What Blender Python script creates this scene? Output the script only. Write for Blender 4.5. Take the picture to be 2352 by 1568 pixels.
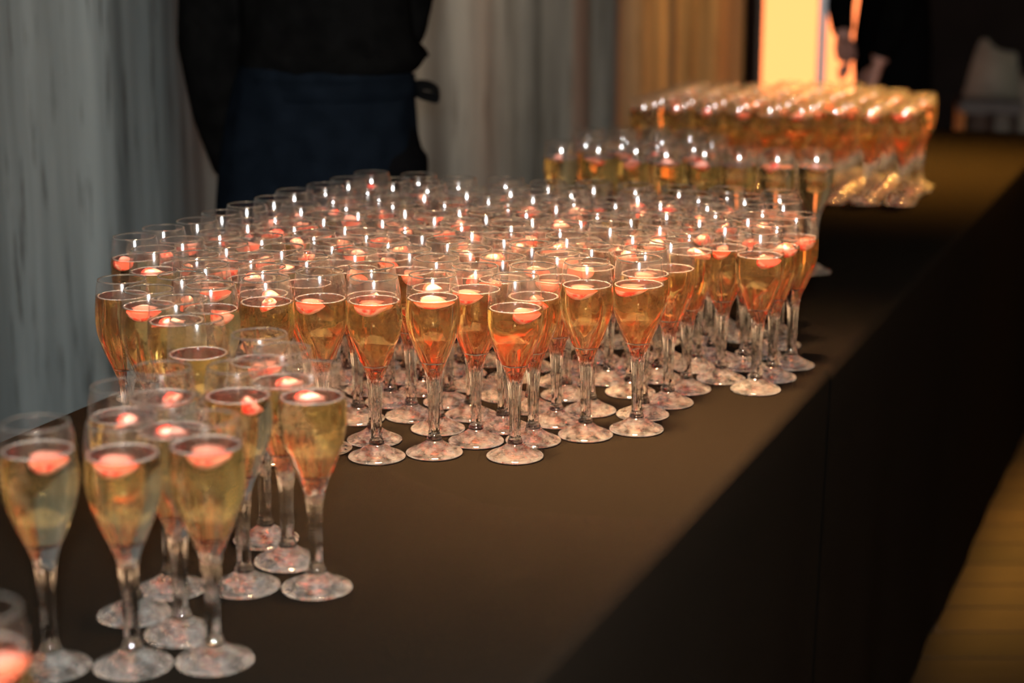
import bpy, bmesh, math, random
from mathutils import Vector, noise

for o in list(bpy.data.objects): bpy.data.objects.remove(o)
sc = bpy.context.scene
COL = sc.collection
R = math.radians

# ------------------------------------------------------------------ camera
cam_data = bpy.data.cameras.new('camera'); cam = bpy.data.objects.new('camera', cam_data); COL.objects.link(cam)
cam.location = (0, 0, 1.2975); cam.rotation_euler = (R(90 - 13.396), 0, 0)
cam_data.sensor_width = 36; cam_data.lens = 4153 / 2352 * 36
cam_data.clip_start = .02; cam_data.clip_end = 60
cam_data.dof.use_dof = True; cam_data.dof.focus_distance = 1.86; cam_data.dof.aperture_fstop = 4.0
sc.camera = cam

# ------------------------------------------------------------------ world, exposure
w = bpy.data.worlds.new('world'); sc.world = w; w.use_nodes = True
w.node_tree.nodes['Background'].inputs[0].default_value = (.0045, .0043, .0045, 1)
vs = sc.view_settings
vs.view_transform = 'Standard'; vs.look = 'None'; vs.exposure = 0.75; vs.gamma = 1.0; vs.use_curve_mapping = False
cy = sc.cycles
cy.max_bounces = 11; cy.transmission_bounces = 11; cy.transparent_max_bounces = 9
cy.glossy_bounces = 8; cy.diffuse_bounces = 3
cy.caustics_reflective = True; cy.caustics_refractive = True; cy.blur_glossy = .4
cy.sample_clamp_indirect = 8; cy.use_denoising = True
cy.time_limit = 1250                                  # keep the full-size render within reach on few cores
cy.use_adaptive_sampling = True; cy.adaptive_threshold = .14; cy.adaptive_min_samples = 12

# ------------------------------------------------------------------ lights
def spot(name, loc, aim, power, col, size, blend, rad):
    l = bpy.data.lights.new(name, 'SPOT'); l.energy = power; l.color = col; l.spot_size = R(size); l.spot_blend = blend
    l.shadow_soft_size = rad
    o = bpy.data.objects.new(name, l); COL.objects.link(o); o.location = loc
    o.rotation_euler = (Vector(aim) - Vector(loc)).to_track_quat('-Z', 'Y').to_euler(); return o
FLASH = spot('camera_flash', (.0, -.06, 1.385), (-.1, 2.6, .95), 390, (1, 1, .98), 80, 1.0, .07)
def disk(name, loc, aim, power, col, size, spread):
    l = bpy.data.lights.new(name, 'AREA'); l.shape = 'DISK'; l.size = size; l.energy = power; l.color = col; l.spread = R(spread)
    o = bpy.data.objects.new(name, l); COL.objects.link(o); o.location = loc
    o.rotation_euler = (Vector(aim) - Vector(loc)).to_track_quat('-Z', 'Y').to_euler(); return o
WARM = disk('warm_ceiling_light', (-.02, 1.62, 2.85), (.12, 1.86, .78), 26, (1, .57, .25), .5, 34)
FILL = disk('added_overhead_fill', (.1, -.2, 2.95), (.1, .9, 0), 30, (1, .74, .50), 1.8, 150)  # soft light with no seen source, added to brighten the glasses
AMBER = disk('amber_ceiling_light', (1.15, 4.15, 2.85), (.90, 3.90, .78), 24, (1, .47, .075), .45, 36)
spot('orange_wash', (1.80, 5.5, 2.9), (.66, 6.3, .9), 800, (1, .34, .045), 42, 1.0, .08)
spot('warm_wash', (1.5, 4.0, 2.9), (.05, 4.4, 1.0), 320, (1, .68, .47), 54, 1.0, .10)

# ------------------------------------------------------------------ frames of reference: the table runs along U, N points across it to its right
TA = R(22.05); U = Vector((math.sin(TA), math.cos(TA), 0)); N = Vector((math.cos(TA), -math.sin(TA), 0))
TOP = .75
def ST(s, t, z=0): return U * s + N * t + Vector((0, 0, z))

# wall fill: unseen spots added for brighter glass reflections, on the pale walls behind and to the right of the camera
for _s, _t, _as, _at in ((-1.2, -.4, -4, -.6), (-1.2, 3.0, -4, 3.4), (.8, 3.0, .8, 6), (4.6, 3.2, 4.2, 6)):
    spot('added_wall_fill', ST(_s, _t, 2.7), ST(_as, _at, 1.3), 700, (1, .70, .46), 115, 1.0, .10)

# ------------------------------------------------------------------ materials
MATS = {}
def mat(name):
    m = bpy.data.materials.new(name); m.use_nodes = True; MATS[name] = m
    nt = m.node_tree; nt.nodes.clear(); out = nt.nodes.new('ShaderNodeOutputMaterial')
    return m, nt, out
def nd(nt, t, **kw):
    n = nt.nodes.new(t)
    for k, v in kw.items():
        if k in n.inputs: n.inputs[k].default_value = v
        else: setattr(n, k, v)
    return n
def c4(c): return (c[0], c[1], c[2], 1)
def pbr(name, col, rough=.7, metal=0, spec=.3, var=0, scale=40, bump=0, stretch=(1, 1, 1), sheen=0):
    m, nt, out = mat(name)
    b = nd(nt, 'ShaderNodeBsdfPrincipled'); b.inputs['Roughness'].default_value = rough; b.inputs['Metallic'].default_value = metal
    b.inputs['Specular IOR Level'].default_value = spec; b.inputs['Base Color'].default_value = c4(col)
    if sheen: b.inputs['Sheen Weight'].default_value = sheen
    if var or bump:
        tc = nd(nt, 'ShaderNodeTexCoord'); mp = nd(nt, 'ShaderNodeMapping'); mp.inputs['Scale'].default_value = stretch
        nz = nd(nt, 'ShaderNodeTexNoise'); nz.inputs['Scale'].default_value = scale; nz.inputs['Detail'].default_value = 5
        nt.links.new(tc.outputs['Object'], mp.inputs[0]); nt.links.new(mp.outputs[0], nz.inputs['Vector'])
        if var:
            rp = nd(nt, 'ShaderNodeValToRGB')
            rp.color_ramp.elements[0].position = .3; rp.color_ramp.elements[1].position = .7
            rp.color_ramp.elements[0].color = c4([x * (1 - var) for x in col]); rp.color_ramp.elements[1].color = c4([x * (1 + var) for x in col])
            nt.links.new(nz.outputs[0], rp.inputs[0]); nt.links.new(rp.outputs[0], b.inputs['Base Color'])
        if bump:
            bp = nd(nt, 'ShaderNodeBump'); bp.inputs['Strength'].default_value = bump; bp.inputs['Distance'].default_value = .002
            nt.links.new(nz.outputs[0], bp.inputs['Height']); nt.links.new(bp.outputs[0], b.inputs['Normal'])
    nt.links.new(b.outputs[0], out.inputs[0]); return m
def glass(name, ior, clear, haze, col=(.985, .985, .98), hazecol=(.9, .87, .82), rough=0.0, patchy=False):
    """refracting glass; 'clear' is the share that passes straight on, 'haze' the share scattered by wipe marks and seeds in the pressed glass"""
    m, nt, out = mat(name)
    g = nd(nt, 'ShaderNodeBsdfGlass', Roughness=rough, IOR=ior, Color=c4(col)); t = nd(nt, 'ShaderNodeBsdfTransparent', Color=c4(col))
    mx = g
    if clear: mx = nd(nt, 'ShaderNodeMixShader', Fac=clear); nt.links.new(g.outputs[0], mx.inputs[1]); nt.links.new(t.outputs[0], mx.inputs[2])
    last = mx
    if haze:
        d = nd(nt, 'ShaderNodeBsdfDiffuse', Color=c4(hazecol)); tl = nd(nt, 'ShaderNodeBsdfTranslucent', Color=c4(hazecol))
        a = nd(nt, 'ShaderNodeMixShader', Fac=.5); nt.links.new(d.outputs[0], a.inputs[1]); nt.links.new(tl.outputs[0], a.inputs[2])
        m2 = nd(nt, 'ShaderNodeMixShader', Fac=haze); nt.links.new(mx.outputs[0], m2.inputs[1]); nt.links.new(a.outputs[0], m2.inputs[2]); last = m2
        if patchy:                                                         # caustic glow imitated by haze in the foot, made uneven by noise
            tc = nd(nt, 'ShaderNodeTexCoord'); nz = nd(nt, 'ShaderNodeTexNoise', Scale=110.0, Detail=3.0); nt.links.new(tc.outputs['Object'], nz.inputs['Vector'])
            mr = nd(nt, 'ShaderNodeMapRange'); mr.inputs[1].default_value = .36; mr.inputs[2].default_value = .66; mr.inputs[3].default_value = haze * .25; mr.inputs[4].default_value = haze * 1.9
            nt.links.new(nz.outputs[0], mr.inputs[0]); nt.links.new(mr.outputs[0], m2.inputs[0])
    nt.links.new(last.outputs[0], out.inputs[0]); return m
def thin_glass(name, haze=.055):  # haze: translucent share added so stacked walls build up a bright glow
    m, nt, out = mat(name)
    fr = nd(nt, 'ShaderNodeFresnel'); ge = nd(nt, 'ShaderNodeNewGeometry')      # same thin-wall reflection from either side
    mr = nd(nt, 'ShaderNodeMapRange'); mr.inputs[3].default_value = 1.5; mr.inputs[4].default_value = 1 / 1.5
    nt.links.new(ge.outputs['Backfacing'], mr.inputs[0]); nt.links.new(mr.outputs[0], fr.inputs['IOR'])
    t = nd(nt, 'ShaderNodeBsdfTransparent', Color=(.985, .985, .985, 1))
    g = nd(nt, 'ShaderNodeBsdfGlossy', Roughness=.10, Color=(1, 1, 1, 1))
    mx = nd(nt, 'ShaderNodeMixShader'); nt.links.new(fr.outputs[0], mx.inputs[0]); nt.links.new(t.outputs[0], mx.inputs[1]); nt.links.new(g.outputs[0], mx.inputs[2])
    d = nd(nt, 'ShaderNodeBsdfTranslucent', Color=(.9, .88, .85, 1)); m2 = nd(nt, 'ShaderNodeMixShader', Fac=haze)
    nt.links.new(mx.outputs[0], m2.inputs[1]); nt.links.new(d.outputs[0], m2.inputs[2]); nt.links.new(m2.outputs[0], out.inputs[0]); return m
glass('glass_bowl', 1.40, .10, 0)
glass('glass_stem', 1.50, 0, 0, hazecol=(.95, .90, .84))
glass('glass_foot', 1.50, .06, .036, hazecol=(1, .97, .92), patchy=True)
glass('glass_rim', 1.50, 0, .025, col=(.82, .84, .83))  # haze added so the lip shows as highlight lines
thin_glass('glass_wall')
CH_COL = (.99, .85, .27, 1); CH_DEN = 10.0      # a little scatter is added for an amber glow, the wine absorbs blue along the path
glass('champagne_top', 1.33, .35, .008, col=(1, 1, 1), hazecol=(.95, .85, .65))
_nt = MATS['champagne_top'].node_tree; _va = nd(_nt, 'ShaderNodeVolumeAbsorption', Color=CH_COL, Density=CH_DEN)
_nt.links.new(_va.outputs[0], [n for n in _nt.nodes if n.type == 'OUTPUT_MATERIAL'][0].inputs['Volume'])
def champagne_mat():
    m, nt, out = mat('champagne_body')
    t = nd(nt, 'ShaderNodeBsdfTransparent', Color=(1, .985, .93, 1))
    d = nd(nt, 'ShaderNodeBsdfTranslucent', Color=(.98, .80, .45, 1)); e = nd(nt, 'ShaderNodeBsdfDiffuse', Color=(.98, .80, .45, 1))
    a = nd(nt, 'ShaderNodeMixShader', Fac=.5); nt.links.new(d.outputs[0], a.inputs[1]); nt.links.new(e.outputs[0], a.inputs[2])
    mx = nd(nt, 'ShaderNodeMixShader', Fac=.020); nt.links.new(t.outputs[0], mx.inputs[1]); nt.links.new(a.outputs[0], mx.inputs[2])  # small amber scatter share, put in to make the wine look luminous
    nt.links.new(mx.outputs[0], out.inputs[0])
    va = nd(nt, 'ShaderNodeVolumeAbsorption', Color=CH_COL, Density=CH_DEN); nt.links.new(va.outputs[0], out.inputs['Volume'])
champagne_mat()
glass('champagne_bottom', .90, .0, 0, col=(1, 1, 1))                     # wine against the thick glass floor of the bowl
_nt = MATS['champagne_bottom'].node_tree; _va = nd(_nt, 'ShaderNodeVolumeAbsorption', Color=CH_COL, Density=CH_DEN)
_nt.links.new(_va.outputs[0], [n for n in _nt.nodes if n.type == 'OUTPUT_MATERIAL'][0].inputs['Volume'])
def foam_mat():
    m, nt, out = mat('foam')
    tc = nd(nt, 'ShaderNodeTexCoord'); nz = nd(nt, 'ShaderNodeTexNoise', Scale=900.0)
    nt.links.new(tc.outputs['Object'], nz.inputs['Vector'])
    rp = nd(nt, 'ShaderNodeValToRGB'); rp.color_ramp.elements[0].position = .38; rp.color_ramp.elements[1].position = .62
    rp.color_ramp.elements[0].color = (.02, .02, .02, 1); rp.color_ramp.elements[1].color = (.095, .095, .095, 1)
    nt.links.new(nz.outputs[0], rp.inputs[0])
    t = nd(nt, 'ShaderNodeBsdfTransparent'); d = nd(nt, 'ShaderNodeBsdfDiffuse', Color=(.95, .88, .78, 1))
    mx = nd(nt, 'ShaderNodeMixShader'); nt.links.new(rp.outputs[0], mx.inputs[0]); nt.links.new(t.outputs[0], mx.inputs[1]); nt.links.new(d.outputs[0], mx.inputs[2])
    nt.links.new(mx.outputs[0], out.inputs[0])
foam_mat()
def berry_mats():
    m, nt, out = mat('berry_skin')
    b = nd(nt, 'ShaderNodeBsdfPrincipled'); b.inputs['Roughness'].default_value = .3
    tc = nd(nt, 'ShaderNodeTexCoord'); vo = nd(nt, 'ShaderNodeTexVoronoi', Scale=420.0); nt.links.new(tc.outputs['Object'], vo.inputs['Vector'])
    rp = nd(nt, 'ShaderNodeValToRGB'); e = rp.color_ramp.elements
    e[0].position = .12; e[0].color = (.85, .55, .2, 1); e[1].position = .22; e[1].color = (.70, .035, .022, 1)
    nt.links.new(vo.outputs['Distance'], rp.inputs[0])
    nz = nd(nt, 'ShaderNodeTexNoise', Scale=55.0); nt.links.new(tc.outputs['Object'], nz.inputs['Vector'])     # trimmed pieces: skin only in places, salmon flesh elsewhere
    mr = nd(nt, 'ShaderNodeMapRange'); mr.inputs[1].default_value = .56; mr.inputs[2].default_value = .63; nt.links.new(nz.outputs[0], mr.inputs[0])
    fm = nd(nt, 'ShaderNodeMix', data_type='RGBA'); nt.links.new(mr.outputs[0], fm.inputs['Factor']); nt.links.new(rp.outputs[0], fm.inputs['B'])
    fm.inputs['A'].default_value = (.60, .255, .195, 1); nt.links.new(fm.outputs['Result'], b.inputs['Base Color'])
    b.inputs['Subsurface Weight'].default_value = .0
    nt.links.new(b.outputs[0], out.inputs[0])
    m, nt, out = mat('berry_flesh')
    b = nd(nt, 'ShaderNodeBsdfPrincipled'); b.inputs['Roughness'].default_value = .35
    tc = nd(nt, 'ShaderNodeTexCoord'); ln = nd(nt, 'ShaderNodeVectorMath', operation='LENGTH')
    mp = nd(nt, 'ShaderNodeMapping'); mp.inputs['Scale'].default_value = (90, 130, 130); nt.links.new(tc.outputs['Object'], mp.inputs[0])
    nt.links.new(mp.outputs[0], ln.inputs[0])
    rp = nd(nt, 'ShaderNodeValToRGB'); e = rp.color_ramp.elements
    e[0].position = .15; e[0].color = (.46, .245, .195, 1); e[1].position = 1.0; e[1].color = (.54, .17, .13, 1)
    nt.links.new(ln.outputs['Value'], rp.inputs[0]); nt.links.new(rp.outputs[0], b.inputs['Base Color'])
    nt.links.new(b.outputs[0], out.inputs[0])
berry_mats()
pbr('cloth_black', (.0046, .0036, .0027), .9, spec=0, var=.25, scale=900, bump=.25)
pbr('shirt_black', (.0015, .0015, .0015), .9, spec=0, var=.3, scale=30)
pbr('apron_navy', (.0018, .0027, .0042), .85, spec=0, var=.25, scale=25)
pbr('tie_black', (.0016, .0016, .0017), .8, spec=.03)
pbr('trouser_black', (.0014, .0014, .0016), .9, spec=0)
pbr('skin', (.50, .27, .19), .5, spec=.4, var=.08, scale=30)
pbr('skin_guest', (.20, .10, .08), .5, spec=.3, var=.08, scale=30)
pbr('hair_dark', (.02, .013, .01), .5)
pbr('eye_white', (.7, .7, .68), .3)
pbr('shoe_black', (.01, .01, .01), .35, spec=.5)
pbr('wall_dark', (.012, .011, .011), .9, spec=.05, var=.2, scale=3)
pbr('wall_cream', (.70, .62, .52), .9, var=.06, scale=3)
pbr('ceiling_grey', (.45, .43, .40), .9, var=.1, scale=3)
pbr('floor_base', (.03, .022, .015), .8)
pbr('pole_metal', (.55, .58, .62), .5)
pbr('chair_white', (.085, .097, .088), .7, var=.1, scale=14)
pbr('chair_dark', (.012, .010, .009), .5)
pbr('chair_wood', (.20, .10, .035), .5, var=.2, scale=20)
pbr('brass', (.6, .4, .12), .35, metal=.9)
def plank_mat():
    m, nt, out = mat('plank_wood')
    b = nd(nt, 'ShaderNodeBsdfPrincipled'); b.inputs['Roughness'].default_value = .6; b.inputs['Specular IOR Level'].default_value = .15
    tc = nd(nt, 'ShaderNodeTexCoord'); oi = nd(nt, 'ShaderNodeObjectInfo')
    mp = nd(nt, 'ShaderNodeMapping'); mp.inputs['Scale'].default_value = (2, 30, 8)
    ad = nd(nt, 'ShaderNodeVectorMath', operation='ADD'); nt.links.new(tc.outputs['Object'], ad.inputs[0]); nt.links.new(oi.outputs['Random'], ad.inputs[1])
    nz = nd(nt, 'ShaderNodeTexNoise', Scale=2.5, Detail=6.0); nt.links.new(ad.outputs[0], mp.inputs[0]); nt.links.new(mp.outputs[0], nz.inputs['Vector'])
    mt = nd(nt, 'ShaderNodeMath', operation='MULTIPLY_ADD'); nt.links.new(oi.outputs['Random'], mt.inputs[0]); mt.inputs[1].default_value = .5
    nt.links.new(nz.outputs[0], mt.inputs[2])
    rp = nd(nt, 'ShaderNodeValToRGB'); e = rp.color_ramp.elements
    e[0].position = .35; e[0].color = (.0036, .0023, .0013, 1); e[1].position = 1.0; e[1].color = (.0115, .0072, .0037, 1)
    nt.links.new(mt.outputs[0], rp.inputs[0]); nt.links.new(rp.outputs[0], b.inputs['Base Color']); nt.links.new(b.outputs[0], out.inputs[0])
plank_mat()
def curtain_mat():
    m, nt, out = mat('curtain_fabric')
    b = nd(nt, 'ShaderNodeBsdfPrincipled'); b.inputs['Roughness'].default_value = .65; b.inputs['Specular IOR Level'].default_value = .3
    tc = nd(nt, 'ShaderNodeTexCoord')
    def streak(sx, sz, sc_, lo, hi, detail=6):
        mp = nd(nt, 'ShaderNodeMapping'); mp.inputs['Scale'].default_value = (sx, 0.6, sz)
        nz = nd(nt, 'ShaderNodeTexNoise', Scale=sc_, Detail=float(detail), Roughness=.62); nt.links.new(tc.outputs['Object'], mp.inputs[0]); nt.links.new(mp.outputs[0], nz.inputs['Vector'])
        mr = nd(nt, 'ShaderNodeMapRange'); mr.inputs[1].default_value = lo; mr.inputs[2].default_value = hi
        nt.links.new(nz.outputs[0], mr.inputs[0]); return mr
    a = streak(7, .25, 1.0, .32, .68); f = streak(45, 3.2, 1.0, .56, .68, 5); g = streak(26, 1.2, 1.0, .35, .68, 5)
    mx = nd(nt, 'ShaderNodeMath', operation='MULTIPLY_ADD'); nt.links.new(a.outputs[0], mx.inputs[0]); mx.inputs[1].default_value = .85
    g2 = nd(nt, 'ShaderNodeMath', operation='MULTIPLY'); nt.links.new(g.outputs[0], g2.inputs[0]); g2.inputs[1].default_value = .20; nt.links.new(g2.outputs[0], mx.inputs[2])
    rp = nd(nt, 'ShaderNodeValToRGB'); e = rp.color_ramp.elements
    e[0].position = .08; e[0].color = (.013, .0165, .0165, 1); e[1].position = .92; e[1].color = (.088, .101, .101, 1)
    nt.links.new(mx.outputs[0], rp.inputs[0])
    fm = nd(nt, 'ShaderNodeMix', data_type='RGBA'); nt.links.new(f.outputs[0], fm.inputs['Factor'])
    nt.links.new(rp.outputs[0], fm.inputs['A']); fm.inputs['B'].default_value = (.010, .0105, .0095, 1)
    nt.links.new(fm.outputs['Result'], b.inputs['Base Color'])
    nt.links.new(b.outputs[0], out.inputs[0])
curtain_mat()
def glow_mat(name, col, s):
    m, nt, out = mat(name); e = nd(nt, 'ShaderNodeEmission', Color=c4(col), Strength=s); nt.links.new(e.outputs[0], out.inputs[0])
glow_mat('screen_glow', (1, .235, .072), 1.9)
glow_mat('lamp_glow', (1, .5, .06), .12)

# ------------------------------------------------------------------ mesh helpers
def mesh_obj(name, me, parent=None, mats=()):
    o = bpy.data.objects.new(name, me); COL.objects.link(o)
    for m in mats:
        if len(me.materials) < len(mats): me.materials.append(MATS[m])
    if parent: o.parent = parent
    return o
def from_py(name, v, f, smooth=True, mi=None):
    me = bpy.data.meshes.new(name); me.from_pydata(v, [], f); me.validate(); me.update()
    if smooth: me.polygons.foreach_set('use_smooth', [True] * len(me.polygons))
    if mi and len(mi) == len(me.polygons): me.polygons.foreach_set('material_index', mi)
    return me
def tag(o, label=None, cat=None, group=None, kind=None):
    if label: o['label'] = label
    if cat: o['category'] = cat
    if group: o['group'] = group
    if kind: o['kind'] = kind
    return o
def empty(name, loc, rz=0):
    o = bpy.data.objects.new(name, None); COL.objects.link(o); o.location = loc; o.rotation_euler = (0, 0, rz); o.empty_display_size = .02; return o
def box_mesh(name, a, b, bev=0):
    bm = bmesh.new(); bmesh.ops.create_cube(bm, size=1)
    a = Vector(a); b = Vector(b)
    for v in bm.verts: v.co = Vector(((a[i] + b[i]) / 2 + v.co[i] * (b[i] - a[i]) for i in range(3)))
    if bev: bmesh.ops.bevel(bm, geom=bm.edges[:], offset=bev, segments=2, affect='EDGES')
    me = bpy.data.meshes.new(name); bm.to_mesh(me); bm.free(); return me
def lathe(name, prof, seg, flute=None, close_top=False, close_bot=False, mats=None):
    """prof: (r, z) rings; a ring of r == 0 becomes a pole"""
    v = []; f = []; mi = []; rings = []
    for k, (r, z) in enumerate(prof):
        if r <= 1e-7: rings.append([len(v)]); v.append((0, 0, z)); continue
        ids = []
        for i in range(seg):
            a = 2 * math.pi * i / seg; rr = r * (flute(a, z) if flute else 1)
            ids.append(len(v)); v.append((rr * math.cos(a), rr * math.sin(a), z))
        rings.append(ids)
    for k in range(len(rings) - 1):
        A, B = rings[k], rings[k + 1]; m = mats[k] if mats else 0
        for i in range(seg):
            j = (i + 1) % seg
            if len(A) == 1 and len(B) == 1: continue
            if len(A) == 1: f.append((A[0], B[j], B[i]))
            elif len(B) == 1: f.append((A[i], A[j], B[0]))
            else: f.append((A[i], A[j], B[j], B[i]))
            mi.append(m)
    return from_py(name, v, f, True, mi if mats else None)
def interp(keys, z):
    """smooth (Catmull-Rom) radius for keys [(z, r)] sorted by z"""
    n = len(keys)
    if z <= keys[0][0]: return keys[0][1]
    for i in range(n - 1):
        if z <= keys[i + 1][0]:
            (z1, r1), (z2, r2) = keys[i], keys[i + 1]
            m = lambda k: 0 if k <= 0 or k >= n - 1 else (keys[k + 1][1] - keys[k - 1][1]) / (keys[k + 1][0] - keys[k - 1][0])
            m1 = m(i) if i > 0 else (r2 - r1) / (z2 - z1); m2 = m(i + 1) if i + 1 < n - 1 else (r2 - r1) / (z2 - z1)
            h = z2 - z1; t = (z - z1) / h
            return (2*t**3 - 3*t*t + 1) * r1 + (t**3 - 2*t*t + t) * h * m1 + (-2*t**3 + 3*t*t) * r2 + (t**3 - t*t) * h * m2
    return keys[-1][1]
def tube(bm, pts, radii, seg=10, cap=True, flat=1.0):
    pts = [Vector(p) for p in pts]; rings = []
    up = Vector((0, 0, 1))
    for i, p in enumerate(pts):
        d = (pts[min(i + 1, len(pts) - 1)] - pts[max(i - 1, 0)]).normalized()
        x = d.cross(up); x = x.normalized() if x.length > 1e-3 else Vector((1, 0, 0)); y = x.cross(d).normalized()
        rings.append([bm.verts.new(p + (x * math.cos(a) + y * math.sin(a) * flat) * radii[i]) for a in [2 * math.pi * k / seg for k in range(seg)]])
    for A, B in zip(rings, rings[1:]):
        for k in range(seg): bm.faces.new((A[k], A[(k + 1) % seg], B[(k + 1) % seg], B[k]))
    if cap: bm.faces.new(rings[0][::-1]); bm.faces.new(rings[-1])
def bm_obj(name, bm, mats, parent=None, smooth=True):
    bmesh.ops.recalc_face_normals(bm, faces=bm.faces[:])
    me = bpy.data.meshes.new(name); bm.to_mesh(me); bm.free()
    if smooth: me.polygons.foreach_set('use_smooth', [True] * len(me.polygons))
    return mesh_obj(name, me, parent, mats)
def loft(bm, secs, seg=36, a0=0, a1=2 * math.pi, cap=True):
    """secs: (cx, cy, z, rx, ry[, exponent-noise callable(angle, z)])"""
    closed = abs(a1 - a0 - 2 * math.pi) < 1e-6; n = seg if closed else seg + 1; rings = []
    for s in secs:
        cx, cy_, z, rx, ry = s[:5]; fn = s[5] if len(s) > 5 else None; ring = []
        for k in range(n):
            a = a0 + (a1 - a0) * k / seg; q = 1 + (fn(a, z) if fn else 0)
            ring.append(bm.verts.new((cx + rx * q * math.cos(a), cy_ + ry * q * math.sin(a), z)))
        rings.append(ring)
    for A, B in zip(rings, rings[1:]):
        for k in range(n if closed else n - 1): bm.faces.new((A[k], A[(k + 1) % n], B[(k + 1) % n], B[k]))
    if cap and closed: bm.faces.new(rings[0][::-1]); bm.faces.new(rings[-1])
def bake(o, *mods):
    """apply modifiers: (type, {settings})"""
    for t, kw in mods:
        m = o.modifiers.new(t.lower(), t)
        for k, v in kw.items(): setattr(m, k, v)
    dg = bpy.context.evaluated_depsgraph_get(); dg.update()
    me = bpy.data.meshes.new_from_object(o.evaluated_get(dg)); o.modifiers.clear()
    old = o.data; mats = [m for m in old.materials]; o.data = me; me.name = o.name
    if not me.materials:
        for m in mats: me.materials.append(m)
    me.polygons.foreach_set('use_smooth', [True] * len(me.polygons)); return o

# ================================================================== the setting
def slab(name, a, b, m, kind='structure'):
    """box in the table's own frame: a, b are (s, t, z)"""
    pts = [ST(s, t, z) for s in (a[0], b[0]) for t in (a[1], b[1]) for z in (a[2], b[2])]
    me = from_py(name, pts, [(0, 1, 3, 2), (4, 6, 7, 5), (0, 4, 5, 1), (2, 3, 7, 6), (0, 2, 6, 4), (1, 5, 7, 3)], False)
    return tag(mesh_obj(name, me, None, [m]), kind=kind)
floor = slab('floor', (-4, -2.2, -.1), (11, 6, -.004), 'floor_base')
slab('ceiling', (-4, -2.2, 3.0), (11, 6, 3.1), 'ceiling_grey')
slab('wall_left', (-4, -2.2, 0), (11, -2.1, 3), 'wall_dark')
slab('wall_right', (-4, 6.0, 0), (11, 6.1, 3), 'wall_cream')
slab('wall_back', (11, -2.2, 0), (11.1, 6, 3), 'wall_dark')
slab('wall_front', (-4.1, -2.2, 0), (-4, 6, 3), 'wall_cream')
# floor boards: narrow planks lying across the view, staggered
pl = box_mesh('plank', (-.62, -.0585, -.012), (.62, .0585, 0), .0015); pl.materials.append(MATS['plank_wood'])
k = 0
for r in range(52):
    yy = 2.35 + r * .12
    for q in range(5):
        xx = -.4 + q * 1.245 + (r * .437) % 1.245
        if xx < .15 + (yy - 2.9) * .34 - .5: continue
        o = bpy.data.objects.new('plank', pl); COL.objects.link(o); o.location = (xx, yy, 0); o.parent = floor; k += 1

# ------------------------------------------------------------------ draped curtain behind the table
def curtain():
    random.seed(11); v = []; f = []; S0, S1, n, nz = .9, 6.82, 680, 18
    def off(s):
        return .017 * math.sin(s * 12.3 + 1.4 * math.sin(s * 3.7)) + .0035 * math.sin(s * 29 + 2.5 * math.sin(s * 5.3)) + .026 * math.sin(s * 5.2 + .6)
    for i in range(n + 1):
        s = S0 + (S1 - S0) * i / n
        for j in range(nz + 1):
            z = .015 + 2.96 * j / nz
            t = off(s + .02 * math.sin(z * 1.3)) * (.85 + .15 * math.sin(z * 2 + s)) - 1.79
            v.append((s, t, z))
    for i in range(n):
        for j in range(nz):
            a = i * (nz + 1) + j; f.append((a, a + nz + 1, a + nz + 2, a + 1))
    m = len(v); v += [(s, t - .012, z) for s, t, z in v]; f += [tuple(x + m for x in q[::-1]) for q in f[:n * nz]]
    for i in range(n): a = i * (nz + 1); f.append((a, a + m, a + m + nz + 1, a + nz + 1)); a += nz; f.append((a, a + nz + 1, a + m + nz + 1, a + m))
    for j in range(nz): f.append((j, j + 1, j + 1 + m, j + m)); a = n * (nz + 1) + j; f.append((a, a + m, a + m + 1, a + 1))
    me = from_py('curtain', v, f); o = mesh_obj('curtain', me, None, ['curtain_fabric'])
    # local frame of the mesh: x along the table, y across it
    o.rotation_euler = (0, 0, math.pi / 2 - TA)
    me.transform(__import__('mathutils').Matrix.Scale(-1, 4, Vector((0, 1, 0)))); me.flip_normals()
    tag(o, 'floor-length grey streaked curtain hanging behind the drinks table', 'curtain')
curtain()

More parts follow.
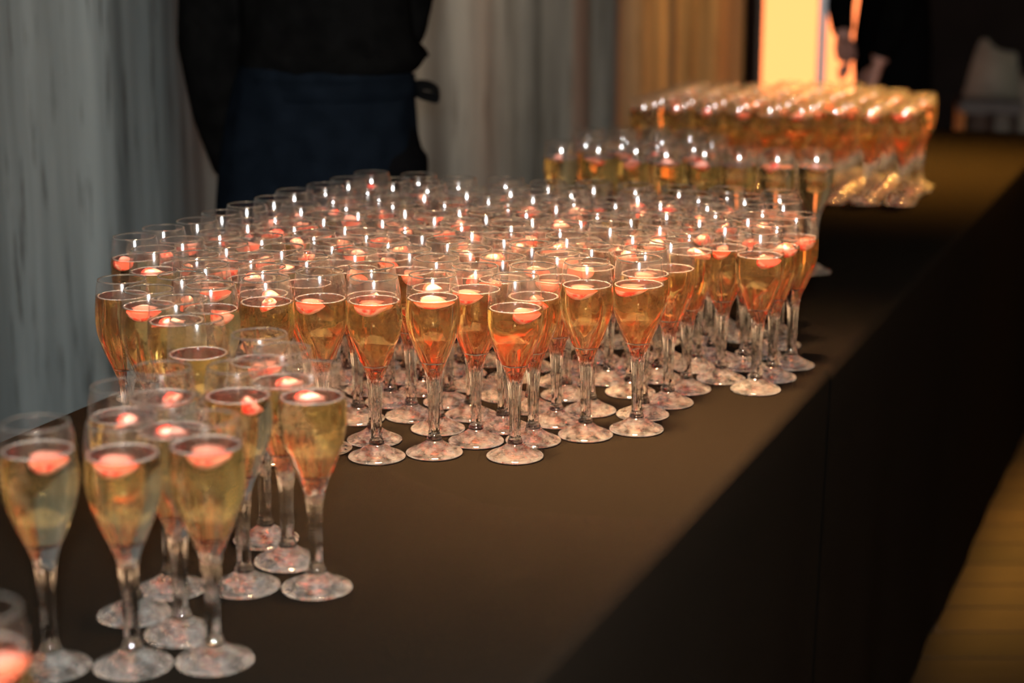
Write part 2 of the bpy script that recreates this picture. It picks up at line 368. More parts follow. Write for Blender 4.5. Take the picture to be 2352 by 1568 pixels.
# ------------------------------------------------------------------ black tablecloth in two lengths meeting at a seam
def cloth(name, s0, s1, lift, label, ends):
    v = []; f = []; T0, T1, rr = -1.199, -.449, .014
    sec = []                                          # cross-section (t, z), from the front hem over the top to the back hem
    for k in range(13): sec.append((T1 + .004 + lift, .006 + (TOP - rr - .006) * k / 12))
    for k in range(1, 7): a = math.pi / 2 * k / 6; sec.append((T1 + .004 - rr + rr * math.cos(a) + lift, TOP - rr + rr * math.sin(a)))
    for k in range(1, 24): sec.append((T1 - rr + (T0 - T1 + 2 * rr) * k / 24, TOP))
    for k in range(0, 7): a = math.pi / 2 * k / 6; sec.append((T0 - .004 + rr - rr * math.sin(a), TOP - rr + rr * math.cos(a)))
    for k in range(1, 13): sec.append((T0 - .004, TOP - rr - (TOP - rr - .006) * k / 12))
    n = int((s1 - s0) / .02); m = len(sec)
    for i in range(n + 1):
        s = s0 + (s1 - s0) * i / n
        for j, (t, z) in enumerate(sec):
            if z < TOP - .002:
                hang = (TOP - z) / TOP
                wv = .0025 * hang * math.sin(s * 9 + 2 * math.sin(s * 2.3)) + .0015 * hang * math.sin(s * 23 + 1.3)
                t += wv - .010 * hang if t > -.8 else wv
            v.append(ST(s, t, z + lift * .15))
    for i in range(n):
        for j in range(m - 1): a = i * m + j; f.append((a, a + m, a + m + 1, a + 1))
    for e in ends:                                     # end drops
        base = 0 if e == 0 else n * m; sg = -1 if e == 0 else 1; top = [base + j for j in range(m) if sec[j][1] >= TOP - rr]
        prev = top
        for q in range(1, 9):
            z = (TOP - rr) * (1 - q / 8) + .006; cur = []
            for idx, j in enumerate(top):
                t = sec[j - base][0]; cur.append(len(v)); v.append(ST((s0 if e == 0 else s1) + sg * (.006 + .01 * q / 8 * math.sin(t * 25)), t, z))
            for a, b, c, d in zip(prev, prev[1:], cur[1:], cur): f.append((a, b, c, d) if e else (d, c, b, a))
            prev = cur
    me = from_py(name, v, f); o = mesh_obj(name, me, None, ['cloth_black'])
    bm = bmesh.new(); bm.from_mesh(me); bmesh.ops.recalc_face_normals(bm, faces=bm.faces[:]); bm.to_mesh(me); bm.free()
    me.polygons.foreach_set('use_smooth', [True] * len(me.polygons))
    tag(o, label, 'tablecloth'); return o
cloth('tablecloth', .35, 2.15, .0, 'black floor-length tablecloth on the near table, under the large cluster of flutes', [0])
cloth('tablecloth', 2.135, 4.72, .003, 'black tablecloth on the far table, amber light on its bare far end', [1])

# ================================================================== champagne flutes
BOWL = [(.0885, .0098), (.093, .0114), (.097, .0131), (.1005, .0147), (.105, .0166), (.110, .0187), (.116, .0210), (.122, .0232), (.1275, .0250), (.134, .0266),
        (.142, .0278), (.150, .0281), (.158, .0278), (.166, .0273), (.175, .0266), (.183, .02545), (.1893, .0241)]
STEM = [(.0150, .0076), (.0165, .0079), (.0185, .0074), (.0215, .0061), (.027, .0056), (.036, .0054), (.048, .0056), (.060, .0059), (.070, .0064), (.079, .0074), (.084, .0085), (.0885, .0098)]
FOOT = [(0, .0006), (.014, .0006), (.0288, .0006), (.0296, .0012), (.02965, .0019), (.0290, .0028), (.0268, .0040), (.0235, .0054), (.0195, .0072), (.0155, .0093), (.0120, .0115), (.0098, .0132), (.0084, .0142), (.0076, .0150)]
LEVELS = [.157, .161, .165, .169, .173]
WALL = .0011
def ramp(x, a, b): return max(0, min(1, (x - a) / (b - a)))
def bowl_flute(a, z): return 1 + .0045 * math.cos(14 * a) * ramp(z, .0885, .10) * (1 - ramp(z, .135, .155))
def stem_flute(a, z): return 1 + .075 * math.cos(10 * a) * ramp(z, .026, .034) * (1 - ramp(z, .077, .0885))
def build_variant(L):
    zs = [.0885 + (L - .0885) * (k / 15) for k in range(16)]; up = [L + (.1890 - L) * k / 6 for k in range(1, 7)]
    prof = [(interp(BOWL, z), z) for z in zs + up]; mats = [0] * 15 + [1] * 6
    bowl = lathe('bowl', prof, 56, bowl_flute, mats=mats)
    for m in ('glass_bowl', 'glass_wall'): bowl.materials.append(MATS[m])
    zs = [.0990 + (L - .0990) * (k / 11) for k in range(12)]
    cp = [(0, .0968), (.0045, .0971), (.0080, .0978)] + [(interp(BOWL, z) - .0013 - .0027 * (1 - ramp(z, .099, .128)), z) for z in zs]; cm = [2, 2, 2] + [0] * (len(cp) - 4)
    top = interp(BOWL, L) - .0012
    cp += [(top * .9, L - .0004), (top * .5, L - .0006), (0, L - .0006)]; cm += [1, 1, 1]
    ch = lathe('champagne', cp, 32, mats=cm)
    for m in ('champagne_body', 'champagne_top', 'champagne_bottom'): ch.materials.append(MATS[m])
    v = []; f = []; sg, tt = 32, 6
    for i in range(sg):
        a = 2 * math.pi * i / sg; wv = .0010 + .0006 * noise.noise((math.cos(a) * 3, math.sin(a) * 3, L * 500))
        for k in range(tt):
            b = 2 * math.pi * k / tt; r = top - .0007 - wv * .6 + wv * math.cos(b); v.append((r * math.cos(a), r * math.sin(a), L + .0002 + wv * .55 * math.sin(b)))
    for i in range(sg):
        for k in range(tt): f.append((i * tt + k, ((i + 1) % sg) * tt + k, ((i + 1) % sg) * tt + (k + 1) % tt, i * tt + (k + 1) % tt))
    fo = from_py('foam_ring', v, f); fo.materials.append(MATS['foam'])
    return bowl, ch, fo
VAR = [build_variant(L) for L in LEVELS]
stem_me = lathe('stem', [(interp(STEM, z), z) for z in [.0150, .0158, .0166, .0176, .0187, .0200, .0216, .0243, .028, .034, .042, .051, .060, .068, .075, .080, .084, .0885]], 60, stem_flute); stem_me.materials.append(MATS['glass_stem'])
foot_me = lathe('foot', FOOT, 48); foot_me.materials.append(MATS['glass_foot'])
FLIP = False
def rim_mesh():
    v = []; f = []; sg, tt, rc, rr = 56, 8, .0241 - WALL / 2, .0009
    for i in range(sg):
        a = 2 * math.pi * i / sg
        for k in range(tt): b = 2 * math.pi * k / tt; r = rc + rr * math.cos(b); v.append((r * math.cos(a), r * math.sin(a), .1893 + rr * math.sin(b)))
    for i in range(sg):
        for k in range(tt): f.append((i * tt + k, ((i + 1) % sg) * tt + k, ((i + 1) % sg) * tt + (k + 1) % tt, i * tt + (k + 1) % tt)[::-1] if FLIP else (i * tt + k, ((i + 1) % sg) * tt + k, ((i + 1) % sg) * tt + (k + 1) % tt, i * tt + (k + 1) % tt))
    me = from_py('rim', v, f); me.materials.append(MATS['glass_rim']); return me
rim_me = rim_mesh()

# strawberry pieces: halves and wedges with a cut face
def berry_mesh(kind):
    bm = bmesh.new(); L, W, H = ((.026, .021, .0125), (.024, .018, .014), (.028, .016, .011), (.021, .020, .013))[kind]
    nu, nv = 9, 8; rows = []
    for i in range(nu + 1):
        u_ = i / nu; x = (u_ - .45) * L; prof = (math.sin(math.pi * min(1, u_ * 1.02 + .0)) ** .55) * (1 - .35 * u_) if 0 < u_ < 1 else 0
        row = []
        for j in range(nv + 1):
            a = math.pi * j / nv; row.append(bm.verts.new((x, math.cos(a) * W / 2 * prof, -math.sin(a) * H * prof * (.9 + .1 * math.sin(3 * u_ + kind)))))
        rows.append(row)
    for A, B in zip(rows, rows[1:]):
        for j in range(nv): bm.faces.new((A[j], B[j], B[j + 1], A[j + 1])).material_index = 0
        fl = bm.faces.new((A[0], A[nv], B[nv], B[0])); fl.material_index = 1
    bmesh.ops.remove_doubles(bm, verts=bm.verts[:], dist=1e-5); bmesh.ops.recalc_face_normals(bm, faces=bm.faces[:])
    me = bpy.data.meshes.new('strawberry'); bm.to_mesh(me); bm.free()
    for p in me.polygons: p.use_smooth = p.material_index == 0
    me.materials.append(MATS['berry_skin']); me.materials.append(MATS['berry_flesh']); return me
BERRY = [berry_mesh(k) for k in range(4)]

FRONT=[(1.030,-0.786),(1.056,-0.732),(1.086,-0.680),(1.142,-0.788),(1.201,-0.791),(1.122,-0.731),(1.228,-0.737),(1.248,-0.680),(1.295,-0.733),(1.336,-0.778),(0.721,-0.598)]
MAIN=[(1.495,-1.026),(1.463,-0.974),(1.431,-0.923),(1.368,-0.861),(1.706,-1.151),(1.767,-1.152),(1.648,-1.088),(1.709,-1.090),(1.826,-1.143),(1.594,-0.990),(1.887,-1.146),(1.952,-1.149),(2.012,-1.144),(2.077,-1.150),(1.769,-1.078),(1.762,-1.019),(1.703,-1.030),(1.711,-0.965),(1.851,-1.026),(1.844,-1.085),(1.903,-1.081),(1.802,-0.974),(1.757,-0.927),(1.668,-0.911),(1.604,-0.928),(1.605,-0.862),(2.264,-1.130),(2.199,-1.133),(2.139,-1.137),(2.215,-1.073),(2.274,-1.062),(1.981,-1.088),(2.066,-1.087),(2.023,-1.046),(1.977,-1.006),(1.919,-1.023),(2.102,-1.039),(1.872,-0.970),(1.935,-0.952),(2.013,-0.959),(1.834,-0.923),(1.899,-0.905),(1.796,-0.877),(1.856,-0.863),(1.820,-0.815),(1.752,-0.830),(1.720,-0.880),(1.717,-0.782),(1.653,-0.827),(1.600,-0.798),(2.260,-0.995),(2.280,-0.933),(2.183,-0.949),(2.184,-0.855),(2.146,-0.902),(2.091,-0.940),(2.222,-0.902),(2.105,-0.858),(2.045,-0.899),(2.012,-0.849),(2.062,-0.816),(1.978,-0.903),(1.946,-0.853),(1.896,-0.818),(1.948,-0.790),(1.867,-0.766),(1.831,-0.718),(2.008,-0.787),(1.780,-0.770),(1.899,-0.702),(1.791,-0.673),(1.755,-0.626),(1.749,-0.719),(1.714,-0.670),(1.655,-0.667),(1.689,-0.725),(2.271,-0.867),(2.234,-0.820),(2.292,-0.809),(2.292,-0.750),(2.163,-0.734),(2.236,-0.728),(2.195,-0.684),(2.119,-0.798),(2.080,-0.729),(2.051,-0.676),(2.017,-0.728),(1.983,-0.679),(1.940,-0.637),(2.015,-0.628),(1.848,-0.654),(1.796,-0.582),(1.913,-0.583),(1.978,-0.581),(2.296,-0.690),(2.198,-0.623),(2.112,-0.650),(2.144,-0.597),(2.081,-0.599),(2.040,-0.556),(2.307,-0.627),(2.257,-0.590),(2.111,-0.547),(2.008,-0.505),(2.306,-0.556),(2.236,-0.534),(2.138,-0.494),(2.070,-0.501),(1.504,-0.929),(1.554,-0.896),(1.651,-0.969),(2.148,-1.078),(2.142,-0.992),(2.178,-0.546),(2.202,-1.015),(1.534,-0.981),(1.640,-1.029),(1.635,-0.749),(2.179,-0.796),(1.854,-0.594),(1.952,-0.730),(2.059,-0.998),(2.251,-0.650)]
SECOND=[(2.683,-1.002),(2.712,-0.950),(2.720,-0.890),(2.694,-0.832),(2.722,-0.778),(2.706,-0.718),(2.707,-0.658),(2.730,-0.603),(2.846,-1.015),(2.882,-0.967),(2.912,-0.916),(2.904,-0.856),(2.845,-0.801),(2.766,-0.991),(2.769,-0.931),(2.776,-0.872),(2.778,-0.812),(2.828,-0.942),(2.836,-0.883)]
FAR=[(3.372,-1.088),(3.433,-1.086),(3.495,-1.091),(3.556,-1.088),(3.618,-1.086),(3.679,-1.092),(3.741,-1.088),(3.382,-1.024),(3.443,-1.027),(3.505,-1.031),(3.566,-1.024),(3.628,-1.027),(3.689,-1.031),(3.751,-1.024),(3.392,-0.965),(3.454,-0.968),(3.515,-0.967),(3.576,-0.965),(3.638,-0.968),(3.700,-0.967),(3.761,-0.965),(3.402,-0.906),(3.464,-0.909),(3.525,-0.903),(3.586,-0.906),(3.648,-0.909),(3.709,-0.903),(3.771,-0.906),(3.832,-0.910),(3.412,-0.847),(3.474,-0.846),(3.535,-0.843),(3.597,-0.847),(3.658,-0.846),(3.719,-0.843),(3.781,-0.847),(3.842,-0.846),(3.422,-0.788),(3.483,-0.782),(3.545,-0.784),(3.607,-0.788),(3.668,-0.782),(3.729,-0.784),(3.791,-0.788),(3.852,-0.781),(3.432,-0.725),(3.493,-0.721),(3.555,-0.725),(3.616,-0.725),(3.678,-0.721),(3.740,-0.725),(3.801,-0.725),(3.442,-0.660),(3.503,-0.662),(3.565,-0.666),(3.626,-0.660),(3.688,-0.662),(3.750,-0.666),(3.452,-0.598),(3.514,-0.603),(3.575,-0.604),(3.636,-0.598),(3.698,-0.603)]

rnd = random.Random(5)
def flute(s, t, z, label, group, var, berry=None, blabel=None, bgroup=None):
    e = empty('champagne_flute', ST(s, t, z), rnd.uniform(0, 6.28)); tag(e, label, 'champagne flute', group)
    bo, ch, fo = VAR[var]
    for nm, me in (('bowl', bo), ('rim', rim_me), ('stem', stem_me), ('foot', foot_me)):
        mesh_obj(nm, me, e)
    c = mesh_obj('champagne', ch, e); mesh_obj('foam_ring', fo, c)
    if berry:
        dx, dy, k, yaw, tilt, roll = berry
        b = bpy.data.objects.new('strawberry', BERRY[k]); COL.objects.link(b)
        b.location = ST(s, t, z + LEVELS[var] - .0050) + Vector((dx, dy, 0)); b.rotation_euler = (roll, tilt, yaw)
        tag(b, blabel, 'strawberry', bgroup)
def rberry(p=.88):
    if rnd.random() > p: return None
    a = rnd.uniform(0, 6.28); d = rnd.uniform(.003, .0105)
    return (d * math.cos(a), d * math.sin(a), rnd.randrange(4), rnd.uniform(0, 6.28), rnd.uniform(-.25, .25), rnd.choice((.3, .8, -.6, 1.1, math.pi - .5, 2.4)))
ORD = ['first', 'second', 'third', 'fourth', 'fifth', 'sixth', 'seventh', 'eighth', 'ninth', 'tenth', 'eleventh', 'twelfth', 'thirteenth', 'fourteenth', 'fifteenth', 'sixteenth',
       'seventeenth', 'eighteenth', 'nineteenth', 'twentieth', 'twenty-first', 'twenty-second', 'twenty-third', 'twenty-fourth', 'twenty-fifth', 'twenty-sixth', 'twenty-seventh', 'twenty-eighth']
ZG = TOP + .0004
# --- the loose group at the near end
FR = [('blurred flute furthest left of the three nearest whole flutes', 3, (.006, -.004, 1, .3, .1, .3), 'pink strawberry half in the furthest left whole flute'),
      ('blurred flute in the middle of the three nearest whole flutes', 2, (-.004, -.006, 0, .2, .1, .4), 'strawberry half with red tip in the middle one of three nearest flutes'),
      ('blurred flute furthest right of the three nearest whole flutes', 3, (.001, -.002, 0, 0, 0, .2), 'flat pink strawberry in the right one of the three nearest flutes'),
      ('flute with pale strawberry, behind the nearest flutes, closest to the curtain', 2, (.004, -.006, 3, .9, 0, 2.8), 'pale strawberry chunk in the flute closest to the curtain'),
      ('near-group flute furthest back against the curtain side, red strawberry inside', 2, (.007, .004, 2, 1.2, 0, math.pi), 'red strawberry sliver in the near-group flute furthest back at the curtain side'),
      ('flute tucked between the middle and right nearest flutes, one row back', 2, (-.003, .003, 2, .1, 0, math.pi), 'red strawberry sliver in the flute one row behind the nearest three'),
      ('near-group flute with strawberry pressed against its right side', 2, (.012, -.003, 1, 1.9, .2, .9), 'strawberry wedge pressed against the right wall of a near-group flute'),
      ('flute at the right end of the near group, its whole foot on bare cloth', 2, (-.004, .005, 2, .1, 0, math.pi), 'red strawberry floating in the flute at the right end of the near group'),
      ('flute just behind the right end flute of the near group', 1, (.004, .002, 2, .4, 0, math.pi), 'red strawberry in the flute behind the near group\'s right end flute'),
      ('rearmost flute of the near group, nearest to the large cluster', 2, (.002, .0, 1, .5, 0, .2), 'strawberry half in the rearmost flute of the near group'),
      ('very blurred flute cut off by the lower left corner of the view', 2, (.012, -.004, 0, .9, 0, .3), 'strawberry in the flute cut off at the lower left corner')]
for (s, t), (lb, vr, be, bl) in zip(FRONT, FR):
    flute(s, t, ZG, lb, 'loose flutes at the near end of the table', vr, be, bl, 'strawberries in the near group')
# --- the large cluster
def front_set(P):
    W = [ST(s, t) for s, t in P]; out = []
    for i, a in enumerate(W):
        if not any(j != i and b.y < a.y - .012 and abs(b.x / b.y - a.x / a.y) < .016 for j, b in enumerate(W)): out.append(i)
    return out
fs = sorted(front_set(MAIN), key=lambda i: ST(*MAIN[i]).x / ST(*MAIN[i]).y)
bs = sorted([i for i, (s, t) in enumerate(MAIN) if t < -1.115 and i not in fs], key=lambda i: MAIN[i][0])
SEEN = [(1.659, -.667, 0, (.0085, -.004, 1, .5, .1, .7)), (1.608, -.795, 2, (-.004, -.001, 0, .2, 0, .15)), (1.687, -.728, 2, (-.008, -.004, 0, .3, .1, .5)), (1.763, -.635, 2, (-.006, -.001, 0, .1, .05, .35)),
        (1.804, -.583, 1, (-.008, .002, 2, .2, 0, .2)), (1.606, -.861, 1, (-.009, -.003, 1, .0, .1, .5)), (1.604, -.928, 1, (.009, -.006, 1, .6, .2, 2.4)), (1.597, -.991, 2, (.006, .0, 0, .4, .1, .3)),
        (1.648, -1.087, 2, (-.004, .002, 2, .2, 0, 2.9)), (2.012, -.511, 1, (.007, -.005, 1, .6, .1, .8)), (1.494, -1.020, 4, None), (1.464, -.976, 4, (-.005, -.003, 0, .1, 0, .6)), (1.433, -.926, 3, (-.006, .001, 2, .4, 0, 2.8)),
        (1.368, -.861, 0, None), (1.362, -.832, 1, (.000, .002, 2, .1, 0, 2.9)), (1.662, -.786, 2, (-.004, .001, 0, .9, 0, .2)), (1.706, -1.151, 2, (-.010, -.003, 3, .9, 0, .9))]
def lengthwise(P, t0, dt):
    rows = {}
    for i, (s, t) in enumerate(P): rows.setdefault(round((t - t0) / dt), []).append(i)
    out = {}
    for c, k in enumerate(sorted(rows)):
        for n_, i in enumerate(sorted(rows[k], key=lambda i: P[i][0])): out[i] = (ORD[c], ORD[n_])
    return out
LM = lengthwise(MAIN, -1.155, .0555); LF = lengthwise(FAR, -1.088, .0607)
for i, (s, t) in enumerate(MAIN):
    be = rberry(); vr = rnd.choice((0, 1, 1, 2, 2, 3))
    for q in SEEN:
        if math.hypot(q[0] - s, q[1] - t) < .022: vr, be = q[2], q[3]
    if i in fs:
        k = fs.index(i); flute(s, t, ZG, ORD[k] + ' flute from the left along the near front of the large cluster', 'flutes along the front of the large cluster', vr, be,
              'strawberry in the ' + ORD[k] + ' flute from the left along the large cluster\'s front', 'strawberries in the large cluster\'s front flutes')
    elif i in bs:
        k = bs.index(i); flute(s, t, ZG, ORD[k] + ' flute from the left in the large cluster\'s back row beside the curtain', 'flutes in the back row of the large cluster', vr, be,
              'strawberry in the ' + ORD[k] + ' flute from the left in the cluster\'s back row', 'strawberries in the large cluster\'s back row')
    else:
        flute(s, t, ZG, 'large-cluster flute, %s lengthwise row from the curtain, %s from its near end' % LM[i], 'flutes packed inside the large cluster', vr, be,
              'strawberry in the large-cluster flute, %s lengthwise row from curtain, %s from near end' % LM[i], 'strawberries inside the large cluster')
# --- the second cluster
f2 = sorted([i for i, (s, t) in enumerate(SECOND) if s < 2.745], key=lambda i: SECOND[i][1])
for i, (s, t) in enumerate(SECOND):
    be = rberry(); vr = rnd.choice((1, 2, 2, 3))
    if i in f2:
        k = f2.index(i); flute(s, t, ZG + .0010, ORD[k] + ' flute from the left in the front row of the small second cluster', 'front row of the second cluster', vr, be,
              'strawberry in the ' + ORD[k] + ' flute of the second cluster\'s front row', 'strawberries in the second cluster\'s front row')
    else:
        k = [q for q in sorted(range(len(SECOND)), key=lambda q: SECOND[q][1]) if q not in f2].index(i)
        flute(s, t, ZG + .0010, ORD[k] + ' flute from the left among those behind the second cluster\'s front row', 'rear flutes of the second cluster', vr, be,
              'strawberry in the ' + ORD[k] + ' flute from the left behind the second cluster\'s front row', 'strawberries in the rear of the second cluster')
# --- the far cluster
f3 = [i for i, (s, t) in enumerate(FAR) if s < 3.372 + .010 * (t + 1.088) / .0607 + .025]; f3.sort(key=lambda i: FAR[i][1])
for i, (s, t) in enumerate(FAR):
    be = rberry(.8); vr = rnd.choice((2, 3, 3, 4))
    if i in f3:
        k = f3.index(i); flute(s, t, ZG + .0010, ORD[k] + ' flute from the left in the front row of the far amber cluster', 'front row of the far cluster', vr, be,
              'strawberry in the ' + ORD[k] + ' flute of the far cluster\'s front row', 'strawberries in the far cluster\'s front row')
    else:
        flute(s, t, ZG + .0010, 'far-cluster amber flute, %s lengthwise row from the left, %s from its front' % LF[i], 'rear flutes of the far cluster', vr, be,
              'strawberry in the far-cluster flute, %s lengthwise row from left, %s from front' % LF[i], 'strawberries in the rear of the far cluster')

# ================================================================== people
def person(loc, rz, label, shirt, lower, apron, skin='skin'):
    root = empty('person', loc, rz); tag(root, label, 'person')
    bm = bmesh.new()
    # body: one continuous figure, limbs fused by the remesh
    loft(bm, [(0, 0, .84, .145, .10), (0, 0, .92, .155, .105), (0, 0, 1.02, .128, .092), (0, 0, 1.12, .124, .090), (0, 0, 1.25, .150, .105), (0, 0, 1.36, .165, .095), (0, .005, 1.42, .11, .07), (0, .005, 1.455, .052, .052)], 28)
    tube(bm, [(0, .008, 1.43), (0, 0, 1.53)], [.050, .046], 14)
    loft(bm, [(0, -.012, 1.505, .030, .040), (0, -.012, 1.53, .050, .066), (0, -.008, 1.57, .066, .084), (0, 0, 1.62, .074, .092), (0, .004, 1.67, .072, .090), (0, .006, 1.705, .052, .066), (0, .006, 1.725, .018, .024)], 20)
    tube(bm, [(0, -.092, 1.63), (0, -.108, 1.597), (0, -.088, 1.588)], [.008, .014, .010], 10)                      # nose
    for sx in (-1, 1):
        tube(bm, [(sx * .073, .0, 1.635), (sx * .082, .008, 1.615), (sx * .074, .004, 1.585)], [.010, .016, .009], 8)   # ear
        tube(bm, [(sx * .082, 0, .90), (sx * .088, -.008, .68), (sx * .085, -.012, .50), (sx * .085, .01, .30), (sx * .085, .022, .08)], [.088, .074, .054, .052, .036], 14)
        tube(bm, [(sx * .085, .045, .040), (sx * .09, -.04, .042), (sx * .095, -.15, .030)], [.036, .040, .028], 12)
    L = {-1: [(-.155, .0, 1.375), (-.176, .015, 1.24), (-.184, .035, 1.085), (-.178, .070, .965), (-.166, .105, .850)],
         1: [(.150, .02, 1.375), (.150, .07, 1.24), (.120, .12, 1.11), (.070, .150, 1.0), (.015, .155, .915)]}
    for sx in (-1, 1):
        tube(bm, L[sx], [.050, .044, .038, .034, .026], 14)
        w = Vector(L[sx][-1]); d = (w - Vector(L[sx][-2])).normalized(); side = Vector((-sx * .9, .3, -.2)).normalized(); out = d.cross(side).normalized(); side = out.cross(d)
        tube(bm, [w, w + d * .04, w + d * .085], [.026, .036, .034], 12, flat=.55)
        for q, (off, ln) in enumerate(((-.027, .058), (-.009, .068), (.009, .064), (.027, .050))):                    # four fingers, slightly curled
            b0 = w + d * .08 + side * off; tube(bm, [b0, b0 + d * ln * .5, b0 + d * ln * .85 + out * .018, b0 + d * ln * .95 + out * .034], [.0090, .0085, .0080, .0065], 8)
        b0 = w + d * .03 + side * .030; tube(bm, [b0, b0 + side * .022 + d * .028, b0 + side * .026 + d * .058 + out * .008], [.011, .0095, .0075], 8)
    body = bm_obj('body', bm, [skin], root)
    bake(body, ('REMESH', dict(mode='VOXEL', voxel_size=.007)), ('SMOOTH', dict(factor=.5, iterations=4)))
    for sx in (-1, 1):
        b = bmesh.new(); bmesh.ops.create_uvsphere(b, u_segments=12, v_segments=8, radius=.012)
        for v in b.verts: v.co += Vector((sx * .030, -.078, 1.632))
        bm_obj('eye', b, ['eye_white'], root)
    b = bmesh.new(); loft(b, [(0, -.086, 1.549, .004, .004), (0, -.088, 1.555, .026, .008), (0, -.086, 1.561, .004, .004)], 16); bm_obj('mouth', b, ['lips'], root)
    b = bmesh.new(); loft(b, [(0, .045, 1.56, .066, .058), (0, .026, 1.62, .083, .082), (0, .010, 1.68, .082, .100), (0, .008, 1.72, .062, .078), (0, .008, 1.742, .02, .03)], 24, cap=True)
    hair = bm_obj('hair', b, ['hair_dark'], root); bake(hair, ('SUBSURF', dict(levels=1)))
    # shirt: torso and sleeves in one piece
    wr = lambda a, z: .022 * math.sin(5 * a + z * 38) * math.sin(z * 31 + a * 2) + .012 * math.sin(a * 9 + z * 60)
    b = bmesh.new()
    loft(b, [(.012, 0, 1.040, .143, .118, wr), (.018, 0, 1.065, .152, .124, wr), (.012, 0, 1.10, .140, .115, wr), (.008, 0, 1.16, .138, .112, wr), (.004, 0, 1.25, .162, .120, wr), (0, 0, 1.36, .178, .108), (0, .004, 1.425, .120, .082), (0, .006, 1.465, .062, .060)], 40)
    tube(b, [(.11, .03, 1.085), (.155, .02, 1.072), (.176, .015, 1.066)], [.05, .030, .010], 10, flat=.5)       # flared hem corner
    for sx in (-1, 1):
        pts = [Vector(p) for p in L[sx]]; pts[-1] = pts[-1].lerp(pts[-2], .10)
        tube(b, pts, [.060, .058, .060, .052, .035] if sx < 0 else [.06, .055, .05, .044, .034], 18)
    sh = bm_obj('shirt', b, [shirt], root); bake(sh, ('REMESH', dict(mode='VOXEL', voxel_size=.008)), ('SMOOTH', dict(factor=.5, iterations=5)))
    b = bmesh.new(); loft(b, [(0, 0, .80, .150, .112), (0, 0, .92, .161, .112), (.0, 0, 1.05, .136, .100)], 30)
    for sx in (-1, 1): tube(b, [(sx * .080, 0, .90), (sx * .088, -.008, .68), (sx * .086, -.008, .48), (sx * .086, .012, .28), (sx * .086, .02, .075)], [.094, .084, .072, .068, .064], 18)
    tr = bm_obj('trousers', b, [lower], root); bake(tr, ('REMESH', dict(mode='VOXEL', voxel_size=.010)), ('SMOOTH', dict(factor=.5, iterations=4)))
    for sx in (-1, 1):
        b = bmesh.new(); tube(b, [(sx * .085, .075, .045), (sx * .086, .03, .050), (sx * .09, -.05, .050), (sx * .096, -.13, .036), (sx * .096, -.175, .030)], [.030, .047, .050, .042, .022], 14)
        s_ = bm_obj('shoe', b, ['shoe_black'], root)
        for v in s_.data.vertices: v.co.z = max(v.co.z, .002)
    if apron:
        fold = lambda a, z: .020 * math.sin(7 * a + 3 * (1 - z)) * (1.05 - z) / .5 + .010 * math.sin(13 * a + z * 9)
        b = bmesh.new()
        loft(b, [(.006, 0, 1.055, .141, .116), (.003, 0, 1.03, .146, .118, fold), (-.004, 0, .97, .158, .124, fold), (-.010, 0, .88, .168, .128, fold), (-.014, 0, .80, .174, .130, fold), (-.016, 0, .62, .182, .136, fold), (-.016, 0, .45, .186, .140, fold)], 60, R(-212), R(12), cap=False)
        ap = bm_obj('apron', b, ['apron_navy'], root); bake(ap, ('SOLIDIFY', dict(thickness=.004)), ('SUBSURF', dict(levels=1)))
        b = bmesh.new(); loft(b, [(.006, 0, 1.035, .146, .120), (.006, 0, 1.000, .151, .123)], 60, cap=False)
        wb = bm_obj('waistband', b, ['apron_navy'], root); bake(wb, ('SOLIDIFY', dict(thickness=.004)))
        for nm, pts in (('tie', [(.135, .03, 1.012), (.162, .03, 1.020), (.190, .03, 1.010), (.195, .03, .990), (.175, .03, .992), (.140, .03, 1.004)]),
                        ('tie', [(.138, .035, 1.008), (.150, .04, .985), (.155, .042, .93), (.152, .04, .86)])):
            b = bmesh.new(); vs_ = []
            for p in pts: vs_.append((b.verts.new((p[0], p[1] - .012, p[2] - .008)), b.verts.new((p[0], p[1] + .016, p[2] + .008))))
            for A, B in zip(vs_, vs_[1:]): b.faces.new((A[0], B[0], B[1], A[1]))
            ti = bm_obj(nm, b, ['tie_black'], root); bake(ti, ('SOLIDIFY', dict(thickness=.004)), ('SUBSURF', dict(levels=2)))
    return root
pbr('lips', (.40, .13, .10), .5)
person((-.312, 3.0, 0), 0, 'person in black shirt and navy apron standing behind the table, hands behind back', 'shirt_black', 'trouser_black', True)
g = person((1.195, 5.75, 0), R(100), 'guest in black standing in the dark beside the glowing screen, one hand lowered', 'shirt_black', 'trouser_black', False, 'skin_guest')

# ================================================================== far end of the room
# glowing screen: backlit fabric stretched in a slim frame on two feet
sx0, sx1, sy = .955, 1.345, 7.0
scr = empty('backlit_screen', (1.15, sy, 0)); tag(scr, 'tall orange backlit fabric screen glowing behind the far glasses', 'light screen')
v = []; f = []; nx, nzz = 24, 12
for i in range(nx + 1):
    for j in range(nzz + 1): v.append((-.19 + .38 * i / nx, .012 * math.sin(i * 1.1), .12 + 2.0 * j / nzz))
for i in range(nx):
    for j in range(nzz): a = i * (nzz + 1) + j; f.append((a, a + nzz + 1, a + nzz + 2, a + 1))
fab = mesh_obj('fabric', from_py('fabric', v, f), scr, ['screen_glow']); bake(fab, ('SOLIDIFY', dict(thickness=.006)))
mesh_obj('side_rail', box_mesh('side_rail', (-.215, -.02, .0), (-.192, .02, 2.15), .003), scr, ['chair_dark'])
mesh_obj('side_rail', box_mesh('side_rail', (.192, -.02, .0), (.215, .02, 2.15), .003), scr, ['chair_dark'])
mesh_obj('top_rail', box_mesh('top_rail', (-.215, -.02, 2.13), (.215, .02, 2.155), .003), scr, ['chair_dark'])
for sx in (-1, 1): mesh_obj('foot', box_mesh('foot', (sx * .2 - .02, -.16, 0), (sx * .2 + .02, .16, .03), .004), scr, ['chair_dark'])
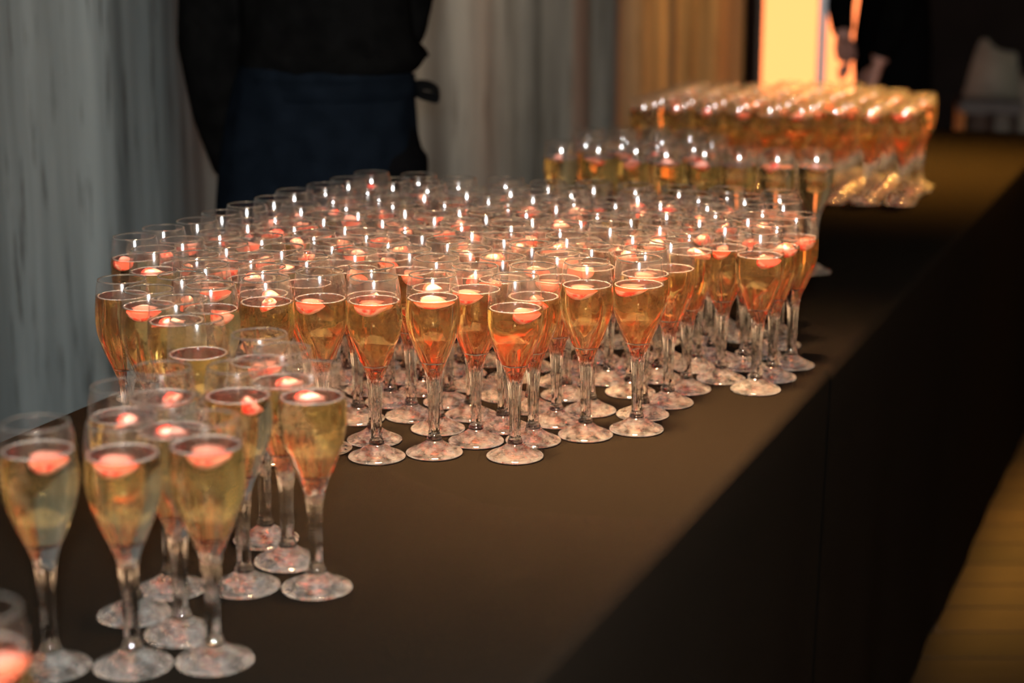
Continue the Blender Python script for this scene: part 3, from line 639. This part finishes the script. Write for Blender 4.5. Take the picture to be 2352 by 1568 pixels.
# slim metal pole in front of it
po = empty('metal_stand', (1.0, 5.9, 0)); tag(po, 'slim grey metal stand in front of the glowing screen', 'stand')
b = bmesh.new(); tube(b, [(0, 0, .02), (0, 0, 2.2)], [.0145, .0145], 16); bm_obj('pole', b, ['pole_metal'], po)
b = bmesh.new(); loft(b, [(0, 0, 0, .075, .075), (0, 0, .012, .075, .075), (0, 0, .022, .06, .06)], 32); bm_obj('base', b, ['pole_metal'], po)
b = bmesh.new(); loft(b, [(0, 0, 2.19, .016, .016), (0, 0, 2.21, .02, .02), (0, 0, 2.23, .008, .008)], 16); bm_obj('finial', b, ['pole_metal'], po)
# dining chair with a pale back
ch = empty('dining_chair', (1.98, 7.5, 0), R(-12)); tag(ch, 'dining chair with pale upholstered back standing in the dark beyond the table', 'chair')
b = bmesh.new()
ring = [b.verts.new((x, -.05, z)) for x, z in ((-.118, .545), (-.100, .63), (-.080, .72), (-.058, .785), (-.030, .790), (.000, .752), (.040, .738), (.092, .735), (.104, .64), (.116, .545))]
fc = b.faces.new(ring); ex = bmesh.ops.extrude_face_region(b, geom=[fc])
for v in ex['geom']:
    if isinstance(v, bmesh.types.BMVert): v.co.y += .04
bmesh.ops.bevel(b, geom=[e for e in b.edges], offset=.006, segments=2, affect='EDGES')
bk = bm_obj('backrest', b, ['chair_white'], ch)
mesh_obj('seat', box_mesh('seat', (-.13, -.06, .48), (.13, .34, .535), .012), ch, ['chair_dark'])
for x, y, m in ((-.115, -.04, 'chair_wood'), (.0, -.04, 'chair_dark'), (-.115, .32, 'chair_wood'), (.115, .32, 'chair_dark')):
    b = bmesh.new(); tube(b, [(x * 1.15, y, 0), (x, y, .49)], [.012, .018], 10); bm_obj('leg', b, [m], ch)
# pale covered table beyond the chair
pt = empty('side_table', (2.42, 8.3, 0)); tag(pt, 'dim table under a pale cloth at the far right edge', 'table')
b = bmesh.new(); loft(b, [(0, 0, .01, .33, .33, lambda a, z: .03 * math.sin(9 * a)), (0, 0, .50, .30, .30, lambda a, z: .015 * math.sin(9 * a)), (0, 0, .56, .29, .29), (0, 0, .572, .27, .27)], 48); bm_obj('tablecloth', b, ['chair_white'], pt)
lp = empty('candle_lamp', (2.36, 8.15, .572)); tag(lp, 'small amber candle lamp glowing at the right edge', 'lamp')
b = bmesh.new(); loft(b, [(0, 0, 0, .035, .035), (0, 0, .012, .035, .035), (0, 0, .02, .012, .012), (0, 0, .17, .010, .010)], 20); bm_obj('stand', b, ['brass'], lp)
b = bmesh.new(); loft(b, [(0, 0, .165, .018, .018), (0, 0, .18, .038, .038), (0, 0, .25, .034, .034), (0, 0, .262, .018, .018)], 24); bm_obj('shade', b, ['lamp_glow'], lp)
